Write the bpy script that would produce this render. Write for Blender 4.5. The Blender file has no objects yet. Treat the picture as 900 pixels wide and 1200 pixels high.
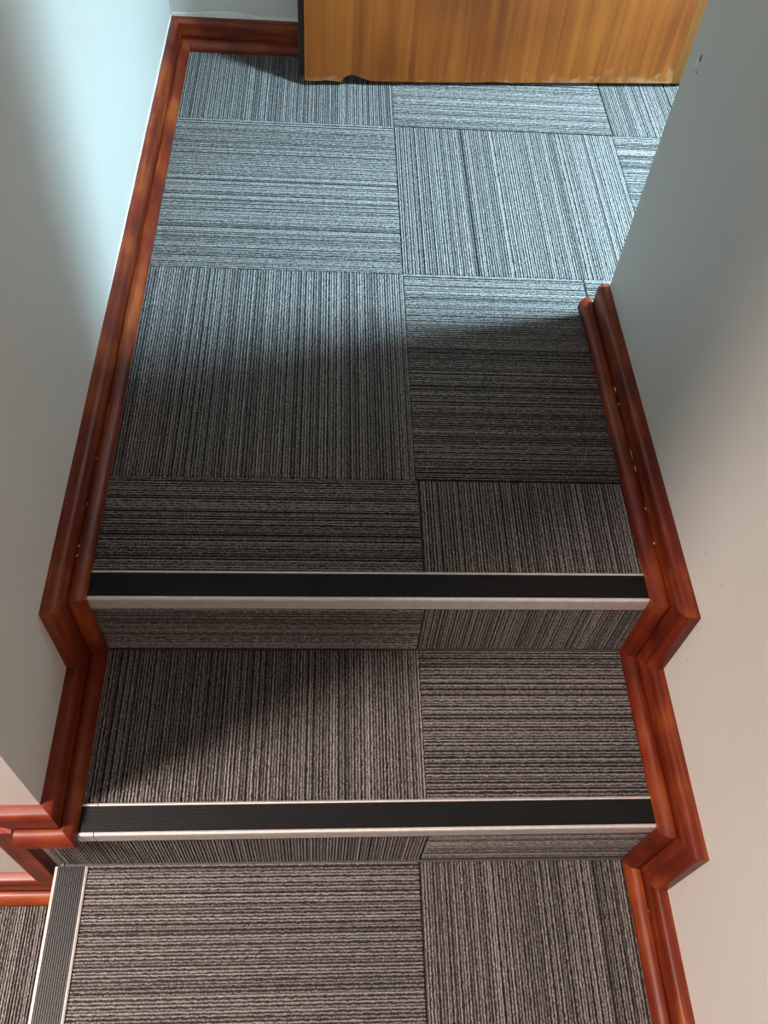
import bpy, math, random
from mathutils import Vector, Matrix

random.seed(7)
scene = bpy.context.scene
COL = scene.collection

# ---------------------------------------------------------------- camera
F_PX = 1045.66
yaw, pitch, roll = 0.1163, 0.9532, 0.1091
fw = Vector((math.sin(yaw) * math.cos(pitch), math.cos(yaw) * math.cos(pitch), -math.sin(pitch)))
rt = Vector((math.cos(yaw), -math.sin(yaw), 0))
up = rt.cross(fw)
r2 = rt * math.cos(roll) + up * math.sin(roll)
u2 = up * math.cos(roll) - rt * math.sin(roll)
cd = bpy.data.cameras.new('camera')
cd.sensor_fit = 'VERTICAL'
cd.sensor_height = 36.0
cd.lens = F_PX / 1200 * 36.0
cd.clip_start = 0.02
cam = bpy.data.objects.new('camera', cd)
COL.objects.link(cam)
M4 = Matrix((r2, u2, -fw)).transposed().to_4x4()
M4.translation = Vector((-0.1454, -1.8662, 1.1369))
cam.matrix_world = M4
scene.camera = cam

# ---------------------------------------------------------------- world, lights, exposure
w = bpy.data.worlds.new('world')
scene.world = w
w.use_nodes = True
w.node_tree.nodes['Background'].inputs[0].default_value = (0.55, 0.75, 0.9, 1)
w.node_tree.nodes['Background'].inputs[1].default_value = 0.05


def area(name, loc, target, sx, sy, power, col):
    l = bpy.data.lights.new(name, 'AREA')
    l.shape = 'RECTANGLE'
    l.size, l.size_y = sx, sy
    l.energy = power
    l.color = col
    o = bpy.data.objects.new(name, l)
    COL.objects.link(o)
    o.location = loc
    d = Vector(target) - Vector(loc)
    o.rotation_euler = d.to_track_quat('-Z', 'Y').to_euler()
    return o


# cool white ceiling lamp in the hall round the corner to the right
area('hall_lamp_light', (1.02, -0.515, 2.20), (1.02, -0.515, 0.0), 0.22, 0.22, 118, (0.54, 0.845, 1.0)).data.shape = 'DISK'
bpy.data.lights['hall_lamp_light'].spread = math.radians(102)
# warm ceiling lamp over the lower landing, behind and left of the camera
area('ceiling_lamp_light', (-1.80, -2.02, 2.23), (-1.80, -2.02, 0.0), 0.42, 0.42, 118, (1.0, 0.83, 0.745)).data.shape = 'DISK'
bpy.data.lights['ceiling_lamp_light'].spread = math.radians(122)
# weak warm fill added behind the viewer to brighten the left wall
area('rear_fill_light', (0.0, -3.3, 2.23), (0.0, -3.3, 0.0), 0.30, 0.30, 8, (1.0, 0.82, 0.74)).data.shape = 'DISK'

vs = scene.view_settings
vs.view_transform = 'Standard'
vs.look = 'None'
vs.gamma = 1
vs.use_curve_mapping = False
vs.exposure = 0.0

# ---------------------------------------------------------------- dimensions (metres, landing carpet = z 0)
XL = -0.522                     # left wall face
YB = 0.318                      # back wall face
YS = -1.484                     # wall face at the foot of the left wall (faces the camera)
Z1, Z2, Z3 = -0.164, -0.3415, -0.5265
Y1, Y2 = -1.220, -1.504         # riser planes
X3 = -0.549                     # riser plane of the side step
CEIL = 2.30
WX, SY = -4.2, -5.0             # far side and back of the lower floor
EX = 1.78                       # far end of the hall on the right
YA = -0.592                     # end of the right wall


def XR(y):                      # right wall face, very slightly out of square
    return 0.374 - 0.0122 * (y + 0.59)


# ---------------------------------------------------------------- materials
def new_mat(name):
    m = bpy.data.materials.new(name)
    m.use_nodes = True
    nt = m.node_tree
    b = nt.nodes['Principled BSDF']
    return m, nt, b


def N(nt, typ, **kw):
    n = nt.nodes.new(typ)
    for k, v in kw.items():
        if k == 'inp':
            for a, c in v.items():
                n.inputs[a].default_value = c
        else:
            setattr(n, k, v)
    return n


def ramp(nt, fac, stops):
    r = nt.nodes.new('ShaderNodeValToRGB')
    e = r.color_ramp.elements
    while len(e) < len(stops):
        e.new(0.5)
    for i, (p, c) in enumerate(stops):
        e[i].position = p
        e[i].color = (c[0], c[1], c[2], 1)
    nt.links.new(fac, r.inputs[0])
    return r


def plaster(name, col, rough=0.55):
    m, nt, b = new_mat(name)
    tc = N(nt, 'ShaderNodeTexCoord')
    n1 = N(nt, 'ShaderNodeTexNoise', inp={'Scale': 3.0, 'Detail': 3.0})
    nt.links.new(tc.outputs['Object'], n1.inputs['Vector'])
    r = ramp(nt, n1.outputs['Fac'], [(0.3, [c * 0.96 for c in col]), (0.7, col)])
    nt.links.new(r.outputs[0], b.inputs['Base Color'])
    b.inputs['Roughness'].default_value = rough
    n2 = N(nt, 'ShaderNodeTexNoise', inp={'Scale': 160.0, 'Detail': 4.0})
    nt.links.new(tc.outputs['Object'], n2.inputs['Vector'])
    n3 = N(nt, 'ShaderNodeTexNoise', inp={'Scale': 14.0, 'Detail': 2.0})
    nt.links.new(tc.outputs['Object'], n3.inputs['Vector'])
    ad = N(nt, 'ShaderNodeMath', operation='MULTIPLY_ADD', inp={1: 3.0})
    nt.links.new(n3.outputs['Fac'], ad.inputs[0])
    nt.links.new(n2.outputs['Fac'], ad.inputs[2])
    bp = N(nt, 'ShaderNodeBump', inp={'Strength': 0.10, 'Distance': 0.004})
    nt.links.new(ad.outputs[0], bp.inputs['Height'])
    nt.links.new(bp.outputs[0], b.inputs['Normal'])
    return m


def wood(name, dark, mid, light, scale=(70, 5, 1), rough=0.44, coat=0.10, blotch=9.0):
    # grain runs along UV v
    m, nt, b = new_mat(name)
    uv = N(nt, 'ShaderNodeUVMap')
    mp = N(nt, 'ShaderNodeMapping', inp={'Scale': scale})
    nt.links.new(uv.outputs[0], mp.inputs['Vector'])
    n1 = N(nt, 'ShaderNodeTexNoise', inp={'Scale': 1.0, 'Detail': 6.0, 'Roughness': 0.6, 'Distortion': 0.4})
    nt.links.new(mp.outputs[0], n1.inputs['Vector'])
    n2 = N(nt, 'ShaderNodeTexNoise', inp={'Scale': blotch, 'Detail': 2.0})
    nt.links.new(uv.outputs[0], n2.inputs['Vector'])
    mx = N(nt, 'ShaderNodeMath', operation='MULTIPLY_ADD', inp={1: 0.55})
    mu = N(nt, 'ShaderNodeMath', operation='MULTIPLY', inp={1: 0.45})
    nt.links.new(n2.outputs['Fac'], mu.inputs[0])
    nt.links.new(n1.outputs['Fac'], mx.inputs[0])
    nt.links.new(mu.outputs[0], mx.inputs[2])
    r = ramp(nt, mx.outputs[0], [(0.33, dark), (0.5, mid), (0.68, light)])
    nt.links.new(r.outputs[0], b.inputs['Base Color'])
    b.inputs['Roughness'].default_value = rough
    b.inputs['Coat Weight'].default_value = coat
    b.inputs['Coat Roughness'].default_value = 0.2
    b.inputs['Specular IOR Level'].default_value = 0.35
    bp = N(nt, 'ShaderNodeBump', inp={'Strength': 0.25, 'Distance': 0.0012})
    nt.links.new(n2.outputs['Fac'], bp.inputs['Height'])
    nt.links.new(bp.outputs[0], b.inputs['Normal'])
    return m


def carpet_mat():
    # UV: u across the yarn rows (metres), v along them
    m, nt, b = new_mat('carpet_loop_pile')
    uv = N(nt, 'ShaderNodeUVMap')
    sp = N(nt, 'ShaderNodeSeparateXYZ')
    nt.links.new(uv.outputs[0], sp.inputs[0])
    row = N(nt, 'ShaderNodeMath', operation='DIVIDE', inp={1: PITCH})
    nt.links.new(sp.outputs[0], row.inputs[0])
    fl = N(nt, 'ShaderNodeMath', operation='FLOOR')
    nt.links.new(row.outputs[0], fl.inputs[0])
    wn = N(nt, 'ShaderNodeTexWhiteNoise', noise_dimensions='1D')
    nt.links.new(fl.outputs[0], wn.inputs['W'])
    # noise: stretched along the yarn, fine mottling of the loops
    mp = N(nt, 'ShaderNodeMapping', inp={'Scale': (430, 300, 1)})
    nt.links.new(uv.outputs[0], mp.inputs['Vector'])
    n1 = N(nt, 'ShaderNodeTexNoise', inp={'Scale': 1.0, 'Detail': 3.0, 'Roughness': 0.7})
    nt.links.new(mp.outputs[0], n1.inputs['Vector'])
    sc = N(nt, 'ShaderNodeSeparateColor')
    nt.links.new(wn.outputs['Color'], sc.inputs[0])
    # darker yarn in about a quarter of the rows, also standing in for valley shade
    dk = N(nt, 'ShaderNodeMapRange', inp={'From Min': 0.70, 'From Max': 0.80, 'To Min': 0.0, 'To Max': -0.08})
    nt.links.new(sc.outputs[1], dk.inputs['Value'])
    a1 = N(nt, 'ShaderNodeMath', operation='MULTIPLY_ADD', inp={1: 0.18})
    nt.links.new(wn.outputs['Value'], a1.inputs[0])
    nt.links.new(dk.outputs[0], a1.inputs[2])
    # valley shade painted between the rows: fraction across the row, wobbling with the loops
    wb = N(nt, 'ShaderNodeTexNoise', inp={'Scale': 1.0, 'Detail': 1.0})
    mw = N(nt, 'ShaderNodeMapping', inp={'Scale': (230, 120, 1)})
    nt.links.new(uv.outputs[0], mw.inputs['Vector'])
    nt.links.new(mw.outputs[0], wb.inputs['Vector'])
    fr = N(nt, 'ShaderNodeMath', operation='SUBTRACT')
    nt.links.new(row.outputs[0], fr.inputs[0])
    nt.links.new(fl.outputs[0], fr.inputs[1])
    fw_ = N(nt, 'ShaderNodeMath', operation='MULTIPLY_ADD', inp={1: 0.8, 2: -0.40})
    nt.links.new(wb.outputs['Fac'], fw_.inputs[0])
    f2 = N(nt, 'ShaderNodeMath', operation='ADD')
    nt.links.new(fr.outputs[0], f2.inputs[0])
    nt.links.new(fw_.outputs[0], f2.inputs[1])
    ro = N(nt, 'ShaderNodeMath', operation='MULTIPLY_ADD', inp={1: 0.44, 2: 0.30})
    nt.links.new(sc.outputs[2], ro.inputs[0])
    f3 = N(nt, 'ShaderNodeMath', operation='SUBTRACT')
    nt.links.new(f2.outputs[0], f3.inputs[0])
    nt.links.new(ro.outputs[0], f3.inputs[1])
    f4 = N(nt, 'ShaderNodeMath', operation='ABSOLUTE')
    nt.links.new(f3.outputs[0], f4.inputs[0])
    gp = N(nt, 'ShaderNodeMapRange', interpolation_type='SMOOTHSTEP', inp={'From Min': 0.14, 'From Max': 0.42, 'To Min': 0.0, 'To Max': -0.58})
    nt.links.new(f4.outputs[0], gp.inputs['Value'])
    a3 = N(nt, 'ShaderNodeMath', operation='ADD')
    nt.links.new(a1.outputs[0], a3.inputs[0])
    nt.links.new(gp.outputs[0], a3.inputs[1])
    a2 = N(nt, 'ShaderNodeMath', operation='MULTIPLY_ADD', inp={1: 1.35})
    nt.links.new(n1.outputs['Fac'], a2.inputs[0])
    nt.links.new(a3.outputs[0], a2.inputs[2])
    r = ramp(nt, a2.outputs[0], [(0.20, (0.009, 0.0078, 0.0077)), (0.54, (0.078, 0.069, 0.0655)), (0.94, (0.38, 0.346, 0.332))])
    nt.links.new(r.outputs[0], b.inputs['Base Color'])
    b.inputs['Roughness'].default_value = 0.9
    b.inputs['Specular IOR Level'].default_value = 0.2
    b.inputs['Sheen Weight'].default_value = 0.15
    b.inputs['Sheen Roughness'].default_value = 0.5
    bp = N(nt, 'ShaderNodeBump', inp={'Strength': 1.0, 'Distance': 0.004})
    nt.links.new(n1.outputs['Fac'], bp.inputs['Height'])
    nt.links.new(bp.outputs[0], b.inputs['Normal'])
    return m


def plain(name, col, rough=0.5, metal=0.0, bump=0.0, bscale=200.0):
    m, nt, b = new_mat(name)
    tc = N(nt, 'ShaderNodeTexCoord')
    n1 = N(nt, 'ShaderNodeTexNoise', inp={'Scale': bscale, 'Detail': 3.0})
    nt.links.new(tc.outputs['Object'], n1.inputs['Vector'])
    r = ramp(nt, n1.outputs['Fac'], [(0.3, [c * 0.85 for c in col]), (0.7, col)])
    nt.links.new(r.outputs[0], b.inputs['Base Color'])
    b.inputs['Roughness'].default_value = rough
    b.inputs['Metallic'].default_value = metal
    if bump:
        bp = N(nt, 'ShaderNodeBump', inp={'Strength': bump, 'Distance': 0.001})
        nt.links.new(n1.outputs['Fac'], bp.inputs['Height'])
        nt.links.new(bp.outputs[0], b.inputs['Normal'])
    return m


PITCH = 0.0048
M_WALL = plaster('wall_paint', (0.69, 0.67, 0.63))
M_CEIL = plaster('ceiling_paint', (0.75, 0.74, 0.71), 0.8)
M_SKIRT = wood('red_stained_wood', (0.055, 0.0042, 0.0014), (0.150, 0.0165, 0.0034), (0.33, 0.074, 0.013))
M_DOOR = wood('door_veneer', (0.115, 0.022, 0.0022), (0.235, 0.058, 0.0060), (0.34, 0.105, 0.013), scale=(42, 1.1, 1), rough=0.38, coat=0.25, blotch=3.0)
_nt = M_DOOR.node_tree
_uv = N(_nt, 'ShaderNodeUVMap')
_sp = N(_nt, 'ShaderNodeSeparateXYZ')
_nt.links.new(_uv.outputs[0], _sp.inputs[0])
_lo = N(_nt, 'ShaderNodeMapRange', inp={'From Min': 3.1, 'From Max': 3.165, 'To Min': 0.30, 'To Max': 0.0})
_nt.links.new(_sp.outputs[1], _lo.inputs['Value'])
_sd = N(_nt, 'ShaderNodeMapRange', inp={'From Min': 3.55, 'From Max': 3.95, 'To Min': 0.0, 'To Max': 0.16})
_nt.links.new(_sp.outputs[0], _sd.inputs['Value'])
_no = N(_nt, 'ShaderNodeTexNoise', inp={'Scale': 34.0, 'Detail': 4.0})
_nt.links.new(_uv.outputs[0], _no.inputs['Vector'])
_a = N(_nt, 'ShaderNodeMath', operation='ADD')
_nt.links.new(_lo.outputs[0], _a.inputs[0])
_nt.links.new(_no.outputs['Fac'], _a.inputs[1])
_m2 = N(_nt, 'ShaderNodeMath', operation='MULTIPLY_ADD', inp={1: 1.0})
_c = N(_nt, 'ShaderNodeMath', operation='GREATER_THAN', inp={1: 0.0})
_nt.links.new(_lo.outputs[0], _c.inputs[0])
_nt.links.new(_sd.outputs[0], _m2.inputs[0])
_nt.links.new(_c.outputs[0], _m2.inputs[1])
_nt.links.new(_a.outputs[0], _m2.inputs[2])
_w = N(_nt, 'ShaderNodeMapRange', inp={'From Min': 0.82, 'From Max': 1.05, 'To Min': 0.0, 'To Max': 0.45})
_nt.links.new(_m2.outputs[0], _w.inputs['Value'])
_mx = N(_nt, 'ShaderNodeMix', data_type='RGBA')
_mx.inputs['B'].default_value = (0.42, 0.26, 0.14, 1)
_bs = _nt.nodes['Principled BSDF']
_nt.links.new(_bs.inputs['Base Color'].links[0].from_socket, _mx.inputs['A'])
_nt.links.new(_w.outputs[0], _mx.inputs['Factor'])
_nt.links.new(_mx.outputs['Result'], _bs.inputs['Base Color'])
M_LIP = plain('dark_door_edge', (0.045, 0.018, 0.012), 0.5, bump=0.2, bscale=60)
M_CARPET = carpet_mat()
M_BASE = plain('concrete_base', (0.10, 0.09, 0.085), 0.9)
M_ALU = plain('brushed_aluminium', (0.78, 0.75, 0.73), 0.42, 0.55, 0.15, 120)
M_RUB = plain('black_rubber', (0.0055, 0.0055, 0.006), 0.5, 0.0, 0.1, 300)
M_RUB.node_tree.nodes['Principled BSDF'].inputs['Specular IOR Level'].default_value = 0.25
M_RUBG = plain('grey_rubber', (0.017, 0.0175, 0.019), 0.5, 0.0, 0.2, 300)
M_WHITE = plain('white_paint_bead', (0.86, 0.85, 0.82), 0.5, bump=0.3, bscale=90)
M_CHIPD = plain('chip_dark', (0.05, 0.05, 0.05), 0.8)
M_LAMP, _nt, _b = new_mat('lamp_diffuser')
_b.inputs['Base Color'].default_value = (0.9, 0.85, 0.78, 1)
_b.inputs['Emission Color'].default_value = (1, 0.84, 0.7, 1)
_b.inputs['Emission Strength'].default_value = 3.0
M_LAMPC, _nt, _b = new_mat('cool_lamp_diffuser')
_b.inputs['Base Color'].default_value = (0.85, 0.9, 0.92, 1)
_b.inputs['Emission Color'].default_value = (0.62, 0.9, 1, 1)
_b.inputs['Emission Strength'].default_value = 3.0


# ---------------------------------------------------------------- helpers
def mesh(name, verts, faces, mat, parent=None, uvs=None, smooth=None):
    me = bpy.data.meshes.new(name)
    me.from_pydata([tuple(v) for v in verts], [], faces)
    if uvs:
        l = me.uv_layers.new(name='UVMap')
        for p in me.polygons:
            for li in p.loop_indices:
                l.data[li].uv = uvs[me.loops[li].vertex_index]
    me.materials.append(mat)
    if smooth:
        for p in me.polygons:
            p.use_smooth = len(p.vertices) == 4
    me.update()
    o = bpy.data.objects.new(name, me)
    COL.objects.link(o)
    if parent:
        o.parent = parent
    return o


def empty(name, loc=(0, 0, 0), rz=0):
    o = bpy.data.objects.new(name, None)
    o.empty_display_size = 0.1
    COL.objects.link(o)
    o.location = loc
    o.rotation_euler = (0, 0, rz)
    return o


def tag(o, label, cat, kind=None, group=None):
    o['label'] = label
    o['category'] = cat
    if kind:
        o['kind'] = kind
    if group:
        o['group'] = group
    return o


def prism(name, outline, z0, z1, mat, parent=None):
    """vertical prism; outline counter-clockwise seen from above"""
    n = len(outline)
    v = [(x, y, z0) for x, y in outline] + [(x, y, z1) for x, y in outline]
    f = [[i, (i + 1) % n, n + (i + 1) % n, n + i] for i in range(n)]
    f += [list(range(n - 1, -1, -1)), list(range(n, 2 * n))]
    return mesh(name, v, f, mat, parent)


def box(name, lo, hi, mat, parent=None):
    return prism(name, [(lo[0], lo[1]), (hi[0], lo[1]), (hi[0], hi[1]), (lo[0], hi[1])], lo[2], hi[2], mat, parent)


_seed = [0]


def moulding(name, parent, S, E, A, B, prof, s=(0, 0), e=(0, 0), mat=None):
    """length of moulding; ends shifted along the run by s/e = (per a, per b) to mitre them"""
    S, E, A, B = Vector(S), Vector(E), Vector(A), Vector(B)
    T = (E - S).normalized()
    L = (E - S).length
    n = len(prof)
    _seed[0] += 1
    off = _seed[0] * 1.37
    verts, uvs = [], []
    per = 0.0
    K = max(2, int(L / 0.12) + 1)
    for k in range(K + 1):
        for i, (a, b) in enumerate(prof):
            s0 = s[0] * a + s[1] * b
            e0 = L + e[0] * a + e[1] * b
            t = s0 + (e0 - s0) * k / K
            verts.append(S + T * t + A * a + B * b)
            uvs.append((a * 1.3 + b + off * 0.31, t + off))
    # uvs use a constant cross coordinate per profile point so the grain runs along the length
    faces = []
    flip = (T.cross(A)).dot(B) < 0
    for k in range(K):
        for i in range(n):
            j = (i + 1) % n
            q = [k * n + i, k * n + j, (k + 1) * n + j, (k + 1) * n + i]
            faces.append(q if flip else q[::-1])
    c0 = list(range(n))
    c1 = [K * n + i for i in range(n)]
    faces.append(c0[::-1] if flip else c0)
    faces.append(c1 if flip else c1[::-1])
    o = mesh(name, verts, faces, mat or M_SKIRT, parent, uvs, smooth=False)
    # smooth the rounded part only
    for p in o.data.polygons:
        p.use_smooth = len(p.vertices) == 4
    try:
        o.data.set_sharp_from_angle(angle=math.radians(35))
    except Exception:
        pass
    return o


SK_T, SK_H = 0.020, 0.063
SKIRT = [(0, 0), (SK_T, 0), (SK_T, 0.050), (0.0196, 0.0545), (0.0182, 0.0588), (0.0156, 0.0615), (0.0120, 0.0628), (0.0, 0.063)]
QR = [(SK_T, 0), (0.0412, 0), (0.0412, 0.004), (0.0404, 0.0090), (0.0378, 0.0145), (0.0340, 0.0186), (0.0290, 0.0212), (0.0245, 0.0220), (0.0212, 0.0212), (SK_T, 0.019)]
SIDE = [(a, b) for a, b in SKIRT]

X_, Y_, Z_ = Vector((1, 0, 0)), Vector((0, 1, 0)), Vector((0, 0, 1))

# ---------------------------------------------------------------- walls, ceiling
left = prism('wall_left', [(XL, YS), (XL, YB + 0.12), (XL - 0.12, YB + 0.12), (XL - 0.12, YS + 0.12), (WX, YS + 0.12), (WX, YS)],
             Z3 - 0.1, CEIL, M_WALL)
tag(left, 'off-white painted wall running up the left side of the steps', 'wall', 'structure')
back = box('wall_back', (XL, YB, -0.1), (EX + 0.12, YB + 0.12, CEIL), M_WALL)
tag(back, 'pale wall at the end of the landing behind the open door', 'wall', 'structure')
right = prism('wall_right', [(XR(SY), SY), (XR(SY) + 0.12, SY), (XR(YA) + 0.12, YA - 0.0), (XR(YA), YA)],
              Z2 - 0.1, CEIL, M_WALL)
tag(right, 'grey-white painted wall on the right of the steps ending at the hall corner', 'wall', 'structure')
south = box('wall_south', (WX, SY - 0.12, Z3 - 0.1), (XR(SY) + 0.12, SY, CEIL), M_WALL)
tag(south, 'plain wall behind the viewer', 'wall', 'structure')
west = box('wall_west', (WX - 0.12, SY - 0.12, Z3 - 0.1), (WX, YS + 0.12, CEIL), M_WALL)
tag(west, 'plain wall far left of the lower floor', 'wall', 'structure')
hs = box('wall_hall', (XR(YA) + 0.12, -1.62, -0.1), (EX + 0.12, -1.5, CEIL), M_WALL)
tag(hs, 'plain wall on the near side of the right-hand hall', 'wall', 'structure')


def addbox(v, f, lo, hi):
    b = len(v)
    for z in (lo[2], hi[2]):
        v += [(lo[0], lo[1], z), (hi[0], lo[1], z), (hi[0], hi[1], z), (lo[0], hi[1], z)]
    f += [[b, b + 3, b + 2, b + 1], [b + 4, b + 5, b + 6, b + 7], [b, b + 1, b + 5, b + 4], [b + 1, b + 2, b + 6, b + 5],
          [b + 2, b + 3, b + 7, b + 6], [b + 3, b, b + 4, b + 7]]


east = box('wall_east', (EX, -1.5, -0.1), (EX + 0.12, YB, CEIL), M_WALL)
tag(east, 'plain wall at the far end of the right-hand hall', 'wall', 'structure')
ceil = prism('ceiling', [(WX - 0.12, SY - 0.12), (EX + 0.12, SY - 0.12), (EX + 0.12, YB + 0.12), (WX - 0.12, YB + 0.12)], CEIL, CEIL + 0.1, M_CEIL)
tag(ceil, 'plain pale ceiling over the landing and steps', 'ceiling', 'structure')

# ---------------------------------------------------------------- floors and steps (base slabs under the carpet)
TH = 0.007
floor = prism('floor', [(XL, Y1 + 0.008), (XR(Y1), Y1 + 0.008), (XR(YA), YA), (XR(YA) + 0.12, YA), (XR(YA) + 0.12, -1.5), (EX, -1.5), (EX, YB), (XL, YB)],
              -0.1, -TH, M_BASE)
tag(floor, 'upper landing floor covered in striped carpet tiles laid in alternating directions', 'floor', 'structure')
tread = prism('floor_step', [(XL, Y2 + 0.008), (XR(Y2), Y2 + 0.008), (XR(Y1), Y1 + 0.008), (XL, Y1 + 0.008)], Z2 - 0.1, Z1 - TH, M_BASE)
tag(tread, 'middle carpeted step between the two black nosing strips', 'step', 'structure')
lower = prism('floor_lower', [(X3 + 0.007, SY), (XR(SY), SY), (XR(Y2), Y2 + 0.008), (XL, Y2 + 0.008), (XL, YS), (X3 + 0.007, YS)],
              Z3 - 0.1, Z2 - TH, M_BASE)
tag(lower, 'lower carpeted floor at the foot of the two steps', 'floor', 'structure')
side = prism('floor_side', [(WX, SY), (X3 + 0.007, SY), (X3 + 0.007, YS), (WX, YS)], Z3 - 0.1, Z3 - TH, M_BASE)
tag(side, 'lowest carpeted floor glimpsed at the bottom left beyond the side strip', 'floor', 'structure')


def ridge_profile(L, rnd):
    """cross-section of a loop-pile tile: rows of yarn with valleys, some of them deep"""
    pts = []
    n = int(L / PITCH)
    p = PITCH
    for i in range(n):
        d = 0.0018 + 0.0012 * rnd.random()
        wv = 0.20
        if rnd.random() < 0.30:
            d = 0.0036
            wv = 0.25
        h = -0.0007 * rnd.random()
        u = i * p
        pts += [(u, -d), (u + wv * p, h - 0.0003), (u + 0.5 * p, h + 0.0002), (u + (1 - wv * 0.6) * p, h - 0.0003)]
    if L - n * p > 0.0008:
        pts.append((n * p, -0.0020))
    pts.append((L, -0.0012))
    return pts


tile_no = [0]


def carpet(parent, name, O, U, V, Nn, lu, lv, gap=0.0006):
    """carpet tile: O corner, U across the yarn rows, V along them, Nn face normal; sizes lu x lv"""
    tile_no[0] += 1
    rnd = random.Random(100 + tile_no[0])
    O, U, V, Nn = Vector(O), Vector(U), Vector(V), Vector(Nn)
    u0, u1, v0, v1 = gap, lu - gap, gap, lv - gap
    prof = ridge_profile(u1 - u0, rnd)
    ou, ov = rnd.randint(0, 4000) * PITCH, rnd.random() * 7
    verts, uvs = [], []
    jit = 0.0011
    n = len(prof)
    ks = [v0, v0 + 0.0016, v1 - 0.0016, v1]
    for ki, v in enumerate(ks):
        for i, (u, h) in enumerate(prof):
            hh = h - (0.0022 if ki in (0, 3) else 0)
            j = rnd.uniform(-jit, jit) * 0.5 if ki in (0, 3) else 0
            verts.append(O + U * (u0 + u) + V * (v + j) + Nn * hh)
            uvs.append((ou + u, ov + v))
    faces = []
    flip = U.cross(V).dot(Nn) > 0
    for k in range(3):
        for i in range(n - 1):
            q = [k * n + i, k * n + i + 1, (k + 1) * n + i + 1, (k + 1) * n + i]
            faces.append(q if flip else q[::-1])
    # skirt down to the base
    bidx = len(verts)
    cor = [(u0, v0), (u1, v0), (u1, v1), (u0, v1)]
    for (u, v) in cor:
        verts.append(O + U * u + V * v - Nn * TH)
        uvs.append((ou + u, ov + v))
    rings = [list(range(0, n)), [k * n + n - 1 for k in range(4)], [3 * n + i for i in range(n - 1, -1, -1)], [k * n for k in range(3, -1, -1)]]
    for s, ring in enumerate(rings):
        a, b = bidx + s, bidx + (s + 1) % 4
        f = [a, b] + ring[::-1]
        faces.append(f if flip else f[::-1])
    faces.append([bidx + 3, bidx + 2, bidx + 1, bidx] if flip else [bidx, bidx + 1, bidx + 2, bidx + 3])
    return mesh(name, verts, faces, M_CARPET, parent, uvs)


def floor_tile(parent, x0, x1, y0, y1, z, d):
    """d = 'x' rows run along x, 'y' rows run along y"""
    if d == 'y':
        return carpet(parent, 'carpet_tile', (x0, y0, z), X_, Y_, Z_, x1 - x0, y1 - y0)
    return carpet(parent, 'carpet_tile', (x0, y0, z), Y_, X_, Z_, y1 - y0, x1 - x0)


YN1 = Y1 + 0.046      # back of the landing nosing
YN2 = Y2 + 0.042
# landing, tile grid of 0.5 m, alternating directions
floor_tile(floor, XL, 0.0, 0.0, YB, 0, 'y')
floor_tile(floor, 0.0, 0.5035, 0.0, YB, 0, 'x')
floor_tile(floor, 0.5035, 0.667, 0.0, YB, 0, 'y')
floor_tile(floor, 0.669, 1.0, 0.0, YB, 0, 'y')
floor_tile(floor, XL, 0.0, -0.5, 0.0, 0, 'x')
floor_tile(floor, 0.0, 0.5, -0.5, 0.0, 0, 'y')
floor_tile(floor, 0.5, 1.0, -0.5, 0.0, 0, 'x')
floor_tile(floor, XL, 0.0, -1.0, -0.5, 0, 'y')
floor_tile(floor, 0.0, 0.354, -1.0, -0.5, 0, 'x')
floor_tile(floor, XL, 0.004, YN1, -1.0, 0, 'x')
floor_tile(floor, 0.006, XR(-1.0) - 0.003, YN1, -1.0, 0, 'y')
floor_tile(floor, 0.3555, 0.85, YA + 0.002, -0.5, 0, 'x')
for i in range(2):
    x0 = 1.0 + 0.39 * i
    floor_tile(floor, x0, x0 + 0.389, 0.0, YB, 0, 'xy'[i % 2])
    floor_tile(floor, x0, x0 + 0.389, -0.5, 0.0, 0, 'yx'[i % 2])
    floor_tile(floor, x0, x0 + 0.389, -1.0, -0.5, 0, 'xy'[i % 2])
    floor_tile(floor, x0, x0 + 0.389, -1.5, -1.0, 0, 'yx'[i % 2])
floor_tile(floor, 0.85, 1.0, YA, -0.5, 0, 'x')
floor_tile(floor, XR(YA) + 0.13, 1.0, -1.0, YA, 0, 'y')
floor_tile(floor, XR(YA) + 0.13, 1.0, -1.5, -1.0, 0, 'x')

# middle step: riser pieces and tread pieces
SX = 0.0105
riser_face = Y1 - 0.000


def riser(parent, x0, x1, y, z0, z1, d):
    if d == 'z':     # rows run vertically
        return carpet(parent, 'riser_carpet', (x0, y, z0), X_, Z_, -Y_, x1 - x0, z1 - z0)
    return carpet(parent, 'riser_carpet', (x0, y, z0), Z_, X_, -Y_, z1 - z0, x1 - x0)


riser(tread, XL, 0.008, Y1 + 0.001, Z1, -0.004, 'x')
riser(tread, 0.008, XR(Y1), Y1 + 0.001, Z1, -0.004, 'z')
floor_tile(tread, XL, SX, YN2, Y1, Z1, 'y')
floor_tile(tread, SX, XR(Y1), YN2, Y1, Z1, 'x')
riser(lower, X3 + 0.0005, 0.0155, Y2 + 0.001, Z2, Z1 - 0.004, 'z')
riser(lower, 0.0155, XR(Y2), Y2 + 0.001, Z2, Z1 - 0.004, 'x')
floor_tile(lower, X3 + 0.045, 0.0145, -2.0, Y2, Z2, 'x')
floor_tile(lower, 0.0155, XR(Y2) - 0.001, -2.0, Y2, Z2, 'y')
floor_tile(lower, X3 + 0.045, 0.0145, -2.5, -2.0, Z2, 'y')
floor_tile(lower, 0.0155, XR(Y2) - 0.001, -2.5, -2.0, Z2, 'x')
floor_tile(lower, X3 + 0.045, 0.0145, SY, -2.5, Z2, 'x')
floor_tile(lower, 0.0155, XR(Y2) - 0.001, SY, -2.5, Z2, 'y')
carpet(side, 'riser_carpet', (X3, SY, Z3), Z_, Y_, -X_, Z2 - 0.004 - Z3, YS - SY)
xs = X3 - 0.001
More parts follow.
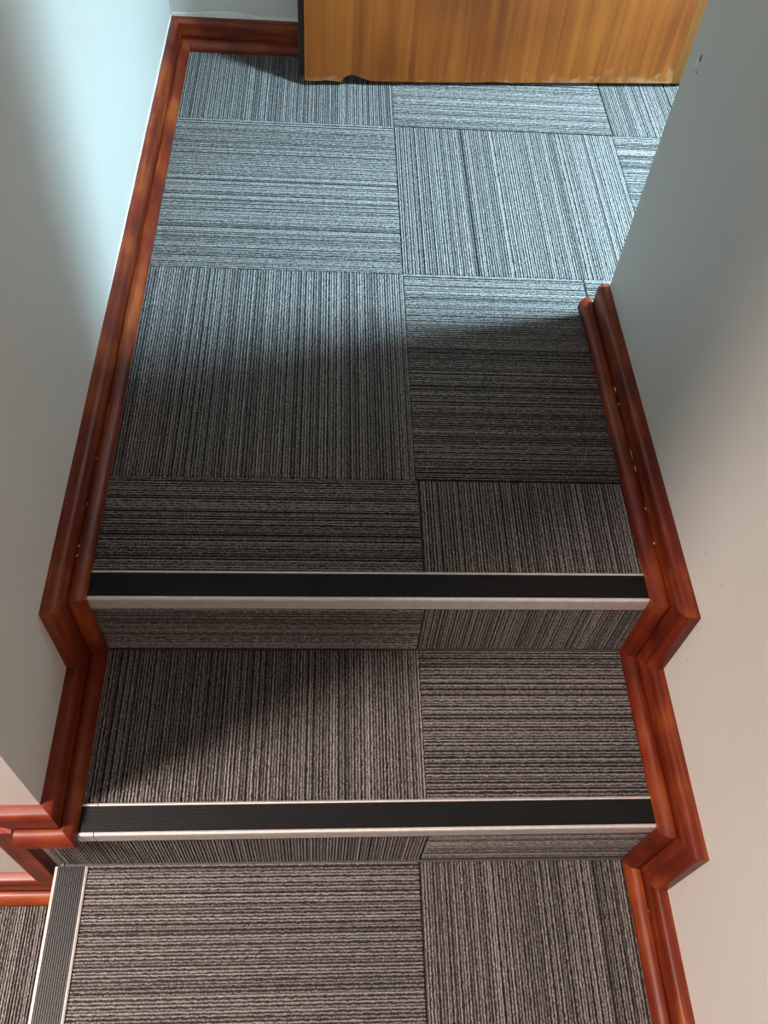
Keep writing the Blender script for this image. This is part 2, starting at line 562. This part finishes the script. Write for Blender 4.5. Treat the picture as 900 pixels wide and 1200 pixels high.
for i in range(4):
    for j in range(4):
        ya = YS - 0.47 * (j + 1)
        yb = YS - 0.47 * j
        floor_tile(side, xs - 0.45 * (i + 1), xs - 0.45 * i, ya, yb, Z3, 'yx'[(i + j) % 2])

# ---------------------------------------------------------------- skirting boards and quarter rounds
bl = empty('baseboard_left', (XL, YS, Z1))
tag(bl, 'red-brown wooden skirting stepping down along the left wall and round its corner', 'skirting', 'structure')
br = empty('baseboard_right', (0.38, YA, 0))
tag(br, 'red-brown wooden skirting stepping down along the right wall', 'skirting', 'structure')
bb = empty('baseboard_back', (XL, YB, 0))
tag(bb, 'red-brown wooden skirting along the back wall beside the door', 'skirting', 'structure')
bs = empty('baseboard_low', (X3, YS, Z3))
tag(bs, 'red-brown skirting at the very bottom left below the wall corner', 'skirting', 'structure')


def on(parent, P):
    return Vector(P) - parent.location


def run(parent, S, E, A, B, s, e, which='both'):
    if which in ('both', 'board'):
        moulding('skirting_board', parent, on(parent, S), on(parent, E), A, B, SKIRT, s, e)
    if which in ('both', 'round'):
        moulding('quarter_round', parent, on(parent, S), on(parent, E), A, B, QR, s, e)


# left
run(bl, (XL, YB, 0), (XL, Y1, 0), X_, Z_, (1, 0), (0, 1))
run(bl, (XL, Y1, 0), (XL, Y1, Z1), X_, -Y_, (0, -1), (0, -1))
run(bl, (XL, Y1, Z1), (XL, YS, Z1), X_, Z_, (0, 1), (1, 0))
run(bl, (XL, YS, Z1), (X3, YS, Z1), -Y_, Z_, (-1, 0), (0, 1), 'board')
run(bl, (XL, YS, Z1), (X3 - 0.014, YS, Z1), -Y_, Z_, (-1, 0), (0, 0), 'round')
drop_prof = [(a, 0.024 + b * 0.62) for a, b in SKIRT]
moulding('skirting_board', bl, on(bl, (X3, YS, Z1)), on(bl, (X3, YS, Z3)), -Y_, -X_, drop_prof, (0, 0), (0, -1))
# low run at the bottom left
run(bs, (X3, YS, Z3), (WX + 0.01, YS, Z3), -Y_, Z_, (0, 1), (0, 0), 'board')
run(bs, (X3 - 0.003, YS, Z3), (WX + 0.01, YS, Z3), -Y_, Z_, (0, 0), (0, 0), 'round')
# back
run(bb, (XL, YB, 0), (EX, YB, 0), -Y_, Z_, (1, 0), (0, 0))
# right (runs towards the viewer)
run(br, (XR(YA), YA + 0.004, 0), (XR(Y1), Y1, 0), -X_, Z_, (0, 0), (0, 1), 'board')
run(br, (XR(YA), YA + 0.016, 0), (XR(Y1), Y1, 0), -X_, Z_, (0, 0), (0, 1), 'round')
run(br, (XR(Y1), Y1, 0), (XR(Y1), Y1, Z1), -X_, -Y_, (0, -1), (0, -1))
run(br, (XR(Y1), Y1, Z1), (XR(Y2), Y2, Z1), -X_, Z_, (0, 1), (0, 1))
run(br, (XR(Y2), Y2, Z1), (XR(Y2), Y2, Z2), -X_, -Y_, (0, -1), (0, -1))
run(br, (XR(Y2), Y2, Z2), (XR(SY), SY, Z2), -X_, Z_, (0, 1), (0, 0))

# white paint bead along the top of the left skirting and uneven paint edge on the back wall
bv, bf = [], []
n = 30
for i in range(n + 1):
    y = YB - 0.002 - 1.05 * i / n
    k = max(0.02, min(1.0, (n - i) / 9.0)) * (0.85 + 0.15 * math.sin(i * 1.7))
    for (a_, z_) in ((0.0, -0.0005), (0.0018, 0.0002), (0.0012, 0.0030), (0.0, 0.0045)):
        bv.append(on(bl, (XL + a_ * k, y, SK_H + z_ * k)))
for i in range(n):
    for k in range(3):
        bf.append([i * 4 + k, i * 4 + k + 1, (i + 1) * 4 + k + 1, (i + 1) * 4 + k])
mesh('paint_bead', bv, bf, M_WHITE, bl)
bv, bf = [], []
n = 40
for i in range(n + 1):
    x = XL + 0.002 + 0.9 * i / n
    h = 0.008 + 0.004 * math.sin(i * 0.37) + 0.002 * math.sin(i * 1.1 + 1) - 0.004 * (i < 3)
    for (y, z) in ((YB, SK_H - 0.0005), (YB - 0.0016, SK_H), (YB - 0.0012, SK_H + h), (YB, SK_H + h + 0.0015)):
        bv.append(on(bb, (x, y, z)))
for i in range(n):
    for k in range(3):
        bf.append([i * 4 + k, (i + 1) * 4 + k, (i + 1) * 4 + k + 1, i * 4 + k + 1])
mesh('paint_bead', bv, bf, M_WHITE, bb)


def fleck(parent, P, r, stretch=(1, 1, 1), mat=None, name='paint_fleck'):
    v, f = [], []
    P = on(parent, P)
    for i in range(3):
        th = math.pi * (i + 0.5) / 3
        for k in range(6):
            ph = math.tau * k / 6
            j = 1 + 0.25 * math.sin(k * 2.3 + i)
            v.append(P + Vector((r * stretch[0] * math.sin(th) * math.cos(ph) * j, r * stretch[1] * math.sin(th) * math.sin(ph) * j, r * stretch[2] * math.cos(th))))
    for i in range(2):
        for k in range(6):
            f.append([i * 6 + k, i * 6 + (k + 1) % 6, (i + 1) * 6 + (k + 1) % 6, (i + 1) * 6 + k])
    f += [[5, 4, 3, 2, 1, 0], [12, 13, 14, 15, 16, 17]]
    return mesh(name, v, f, mat or M_WHITE, parent)


for y, L in ((-0.812, 6), (-0.845, 2.5), (-0.955, 8), (-0.985, 5), (-1.065, 1.8), (-1.13, 2)):
    fleck(br, (XR(y) - SK_T - 0.0006, y, 0.0205), 0.0016, (0.9, L, 0.9))
for y in (-0.985, -1.072, -1.147, -1.164):
    fleck(bl, (XL + SK_T + 0.0016, y, 0.0212), 0.0016, (0.8, 1.2, 0.8))
fleck(br, (XR(-1.56) - SK_T - 0.0012, -1.588, Z2 + 0.0205), 0.0012, (0.8, 2.2, 0.8))

# ---------------------------------------------------------------- stair nosings
def nosing(name, loc, rz, L, depth, lipz, label, split=None, rib=0.0003, rub=None):
    """local: x along the strip from 0 to L, front lip at y=0, rubber towards +y, carpet level z=0"""
    t = empty(name, loc, rz)
    tag(t, label, 'stair nosing', None, 'aluminium and rubber stair nosings')
    # aluminium section (y, z): front lip, floor channel, back lip
    sec = [(0.0015, -lipz), (-0.0010, -lipz), (-0.0030, -lipz + 0.002), (-0.0034, 0.0005), (-0.0024, 0.0030), (-0.0004, 0.0040), (0.0016, 0.0036), (0.0022, 0.0012),
           (depth - 0.0042, 0.0012), (depth - 0.0038, 0.0030), (depth - 0.0024, 0.0037), (depth, 0.0022), (depth, -0.0005), (0.0015, -0.0005)]

    def ex(nm, x0, x1):
        n = len(sec)
        v = [(x0, y, z) for y, z in sec] + [(x1, y, z) for y, z in sec]
        f = [[i, (i + 1) % n, n + (i + 1) % n, n + i] for i in range(n)] + [list(range(n - 1, -1, -1)), list(range(n, 2 * n))]
        o = mesh(nm, v, f, M_ALU, t)
        return o
    if split:
        ex('aluminium_strip', 0, split - 0.0007)
        ex('aluminium_strip', split + 0.0007, L)
    else:
        ex('aluminium_strip', 0, L)
    # ribbed rubber insert
    pr = []
    y0, y1 = 0.0023, depth - 0.0043
    nr = 12
    p = (y1 - y0) / nr
    for i in range(nr):
        pr += [(y0 + i * p, 0.0030 - rib), (y0 + (i + 0.22) * p, 0.0030), (y0 + (i + 0.78) * p, 0.0030)]
    pr += [(y1, 0.0022), (y1, 0.0012), (y0, 0.0012)]
    n = len(pr)
    v = [(0.0, y, z) for y, z in pr] + [(L, y, z) for y, z in pr]
    f = [[i, (i + 1) % n, n + (i + 1) % n, n + i] for i in range(n)] + [list(range(n - 1, -1, -1)), list(range(n, 2 * n))]
    mesh('rubber_insert', v, f, rub or M_RUB, t)
    return t


QE = 0.0412
xl = XL + QE + 0.0004
nosing('stair_nosing', (xl, Y1 - 0.0020, 0), 0.0040, XR(Y1) - QE - xl - 0.0006, 0.0455, 0.026,
       'black rubber and aluminium nosing strip on the upper step edge, below the landing')
nosing('stair_nosing', (xl - 0.003, Y2 - 0.0025, Z1), 0.0055, XR(Y2) - QE - xl + 0.003, 0.0425, 0.026,
       'black rubber and aluminium nosing strip on the lower of the two front step edges', split=0.024)
nosing('stair_nosing', (X3 - 0.001, Y2 - 0.0025, Z2), -math.pi / 2, 1.65, 0.047, 0.02,
       'ribbed nosing strip running towards the viewer at the bottom left corner', rib=0.001, rub=M_RUBG)

# ---------------------------------------------------------------- door
DX0, DY0, DX1, DY1 = -0.204, 0.150, 0.745, 0.2230
dang = math.atan2(DY1 - DY0, DX1 - DX0)
DW = math.hypot(DX1 - DX0, DY1 - DY0)
door = empty('door_1', (DX0, DY0, 0.010), dang)
tag(door, 'orange-brown wood veneer door standing open with a chipped bottom edge', 'door', 'structure')
DT, DHt = 0.018, 1.98
# front skin: outline with the broken bottom edge
bot = [(0.0, 0.006), (0.003, 0.0015), (0.03, 0.002), (0.05, 0.0032), (0.066, 0.002), (0.086, 0.000), (0.089, 0.004), (0.091, 0.009), (0.096, 0.013), (0.104, 0.0165),
       (0.114, 0.017), (0.124, 0.014), (0.134, 0.009), (0.146, 0.0045), (0.158, 0.0020), (0.20, 0.0012), (0.30, 0.0), (0.42, 0.0), (0.425, 0.0015), (0.47, 0.001), (0.49, 0.0), (0.8, 0.0004), (DW - 0.0625, 0.0)]


def panel(nm, bottom, x0, x1, y0, y1, z1, mat, off):
    v, uv = [], []
    pts = bottom + [(x1, z1), (x0, z1)]
    n = len(pts)
    for y in (y0, y1):
        for (x, z) in pts:
            v.append((x, y, z))
            uv.append((x + off, z + off))
    f = [list(range(n)), list(range(2 * n - 1, n - 1, -1))] + [[(i + 1) % n, i, n + i, n + (i + 1) % n] for i in range(n)]
    return mesh(nm, v, f, mat, door, uv)


panel('veneer_panel', bot, 0.0, DW - 0.0625, 0.0, 0.016, DHt, M_DOOR, 3.1)
# door core and rear half, dark at the rebated leading edge
panel('rebate_edge', [(-0.0125, 0.004), (0.02, 0.004), (DW - 0.002, 0.004)], -0.0125, DW - 0.002, 0.0165, 0.036, DHt, M_LIP, 0.0)
panel('edge_lipping', [(DW - 0.062, 0.0), (DW, 0.0)], DW - 0.062, DW, 0.0005, 0.016, DHt,
      wood('door_lipping', (0.10, 0.030, 0.006), (0.17, 0.058, 0.010), (0.22, 0.085, 0.016), scale=(42, 1.1, 1), rough=0.4, coat=0.2, blotch=3.0), 5.0)

# ---------------------------------------------------------------- marks on the right wall
def wall_mark(name, y, z, pts, mat, proud):
    """small raised flake on the right wall: outline in (toward the viewer, up), a little lens of plaster"""
    n = len(pts)
    v = [(XR(y) - proud, y, z)]
    v += [(XR(y - a * 0.6) - proud * 0.8, y - a * 0.6, z + b * 0.6) for a, b in pts]
    v += [(XR(y - a) + 0.0004, y - a, z + b) for a, b in pts]
    f = []
    for i in range(n):
        j = (i + 1) % n
        f.append([0, 1 + i, 1 + j])
        f.append([1 + i, 1 + n + i, 1 + n + j, 1 + j])
    return mesh(name, v, f, mat, right)


wall_mark('plaster_flake', -0.628, 0.498, [(0.004, -0.009), (0.007, 0.0), (0.004, 0.007), (-0.003, 0.006), (-0.006, -0.002), (-0.002, -0.008)], M_WHITE, 0.0022)
wall_mark('wall_chip', -0.634, 0.508, [(0.001, -0.007), (0.003, 0.0), (0.002, 0.007), (-0.001, 0.007), (-0.0018, 0.0), (-0.001, -0.006)], M_CHIPD, 0.0008)
wall_mark('wall_chip', -0.636, 0.4905, [(0.001, -0.003), (0.003, 0.0), (0.0005, 0.002), (-0.002, 0.0)], M_CHIPD, 0.0006)
for (y_, z_) in ((-1.2773, 0.1442), (-1.2146, 0.128), (-1.31, -0.0113)):
    wall_mark('wall_chip', y_, z_, [(0.0006, -0.002), (0.0012, 0.0), (0.0004, 0.002), (-0.0008, 0.0)], M_CHIPD, 0.0004)

# ---------------------------------------------------------------- ceiling lamps and added rear fill (out of view)
def ceiling_lamp(loc, r, mat, label):
    lamp = empty('ceiling_lamp', loc)
    tag(lamp, label, 'lamp')
    lv, lf = [], []
    for k in range(24):
        a = math.tau * k / 24
        for r_, z in ((r, 0.0), (r, -0.03), (r - 0.02, -0.035)):
            lv.append((r_ * math.cos(a), r_ * math.sin(a), z))
    for k in range(24):
        j = (k + 1) % 24
        for q in range(2):
            lf.append([k * 3 + q, j * 3 + q, j * 3 + q + 1, k * 3 + q + 1])
    mesh('lamp_rim', lv, lf, M_WHITE, lamp)
    mesh('lamp_diffuser', [((r - 0.02) * math.cos(math.tau * k / 24), (r - 0.02) * math.sin(math.tau * k / 24), -0.034) for k in range(24)],
         [list(range(23, -1, -1))], mat, lamp)


ceiling_lamp((-1.80, -2.02, CEIL), 0.24, M_LAMP, 'round warm ceiling lamp over the lower floor')
ceiling_lamp((0.0, -3.3, CEIL), 0.17, M_LAMP, 'smaller round warm fill lamp added behind the viewer')  # unseen fixture added to go with the rear fill
ceiling_lamp((1.02, -0.515, CEIL), 0.15, M_LAMPC, 'round cool white ceiling lamp in the hall round the corner')
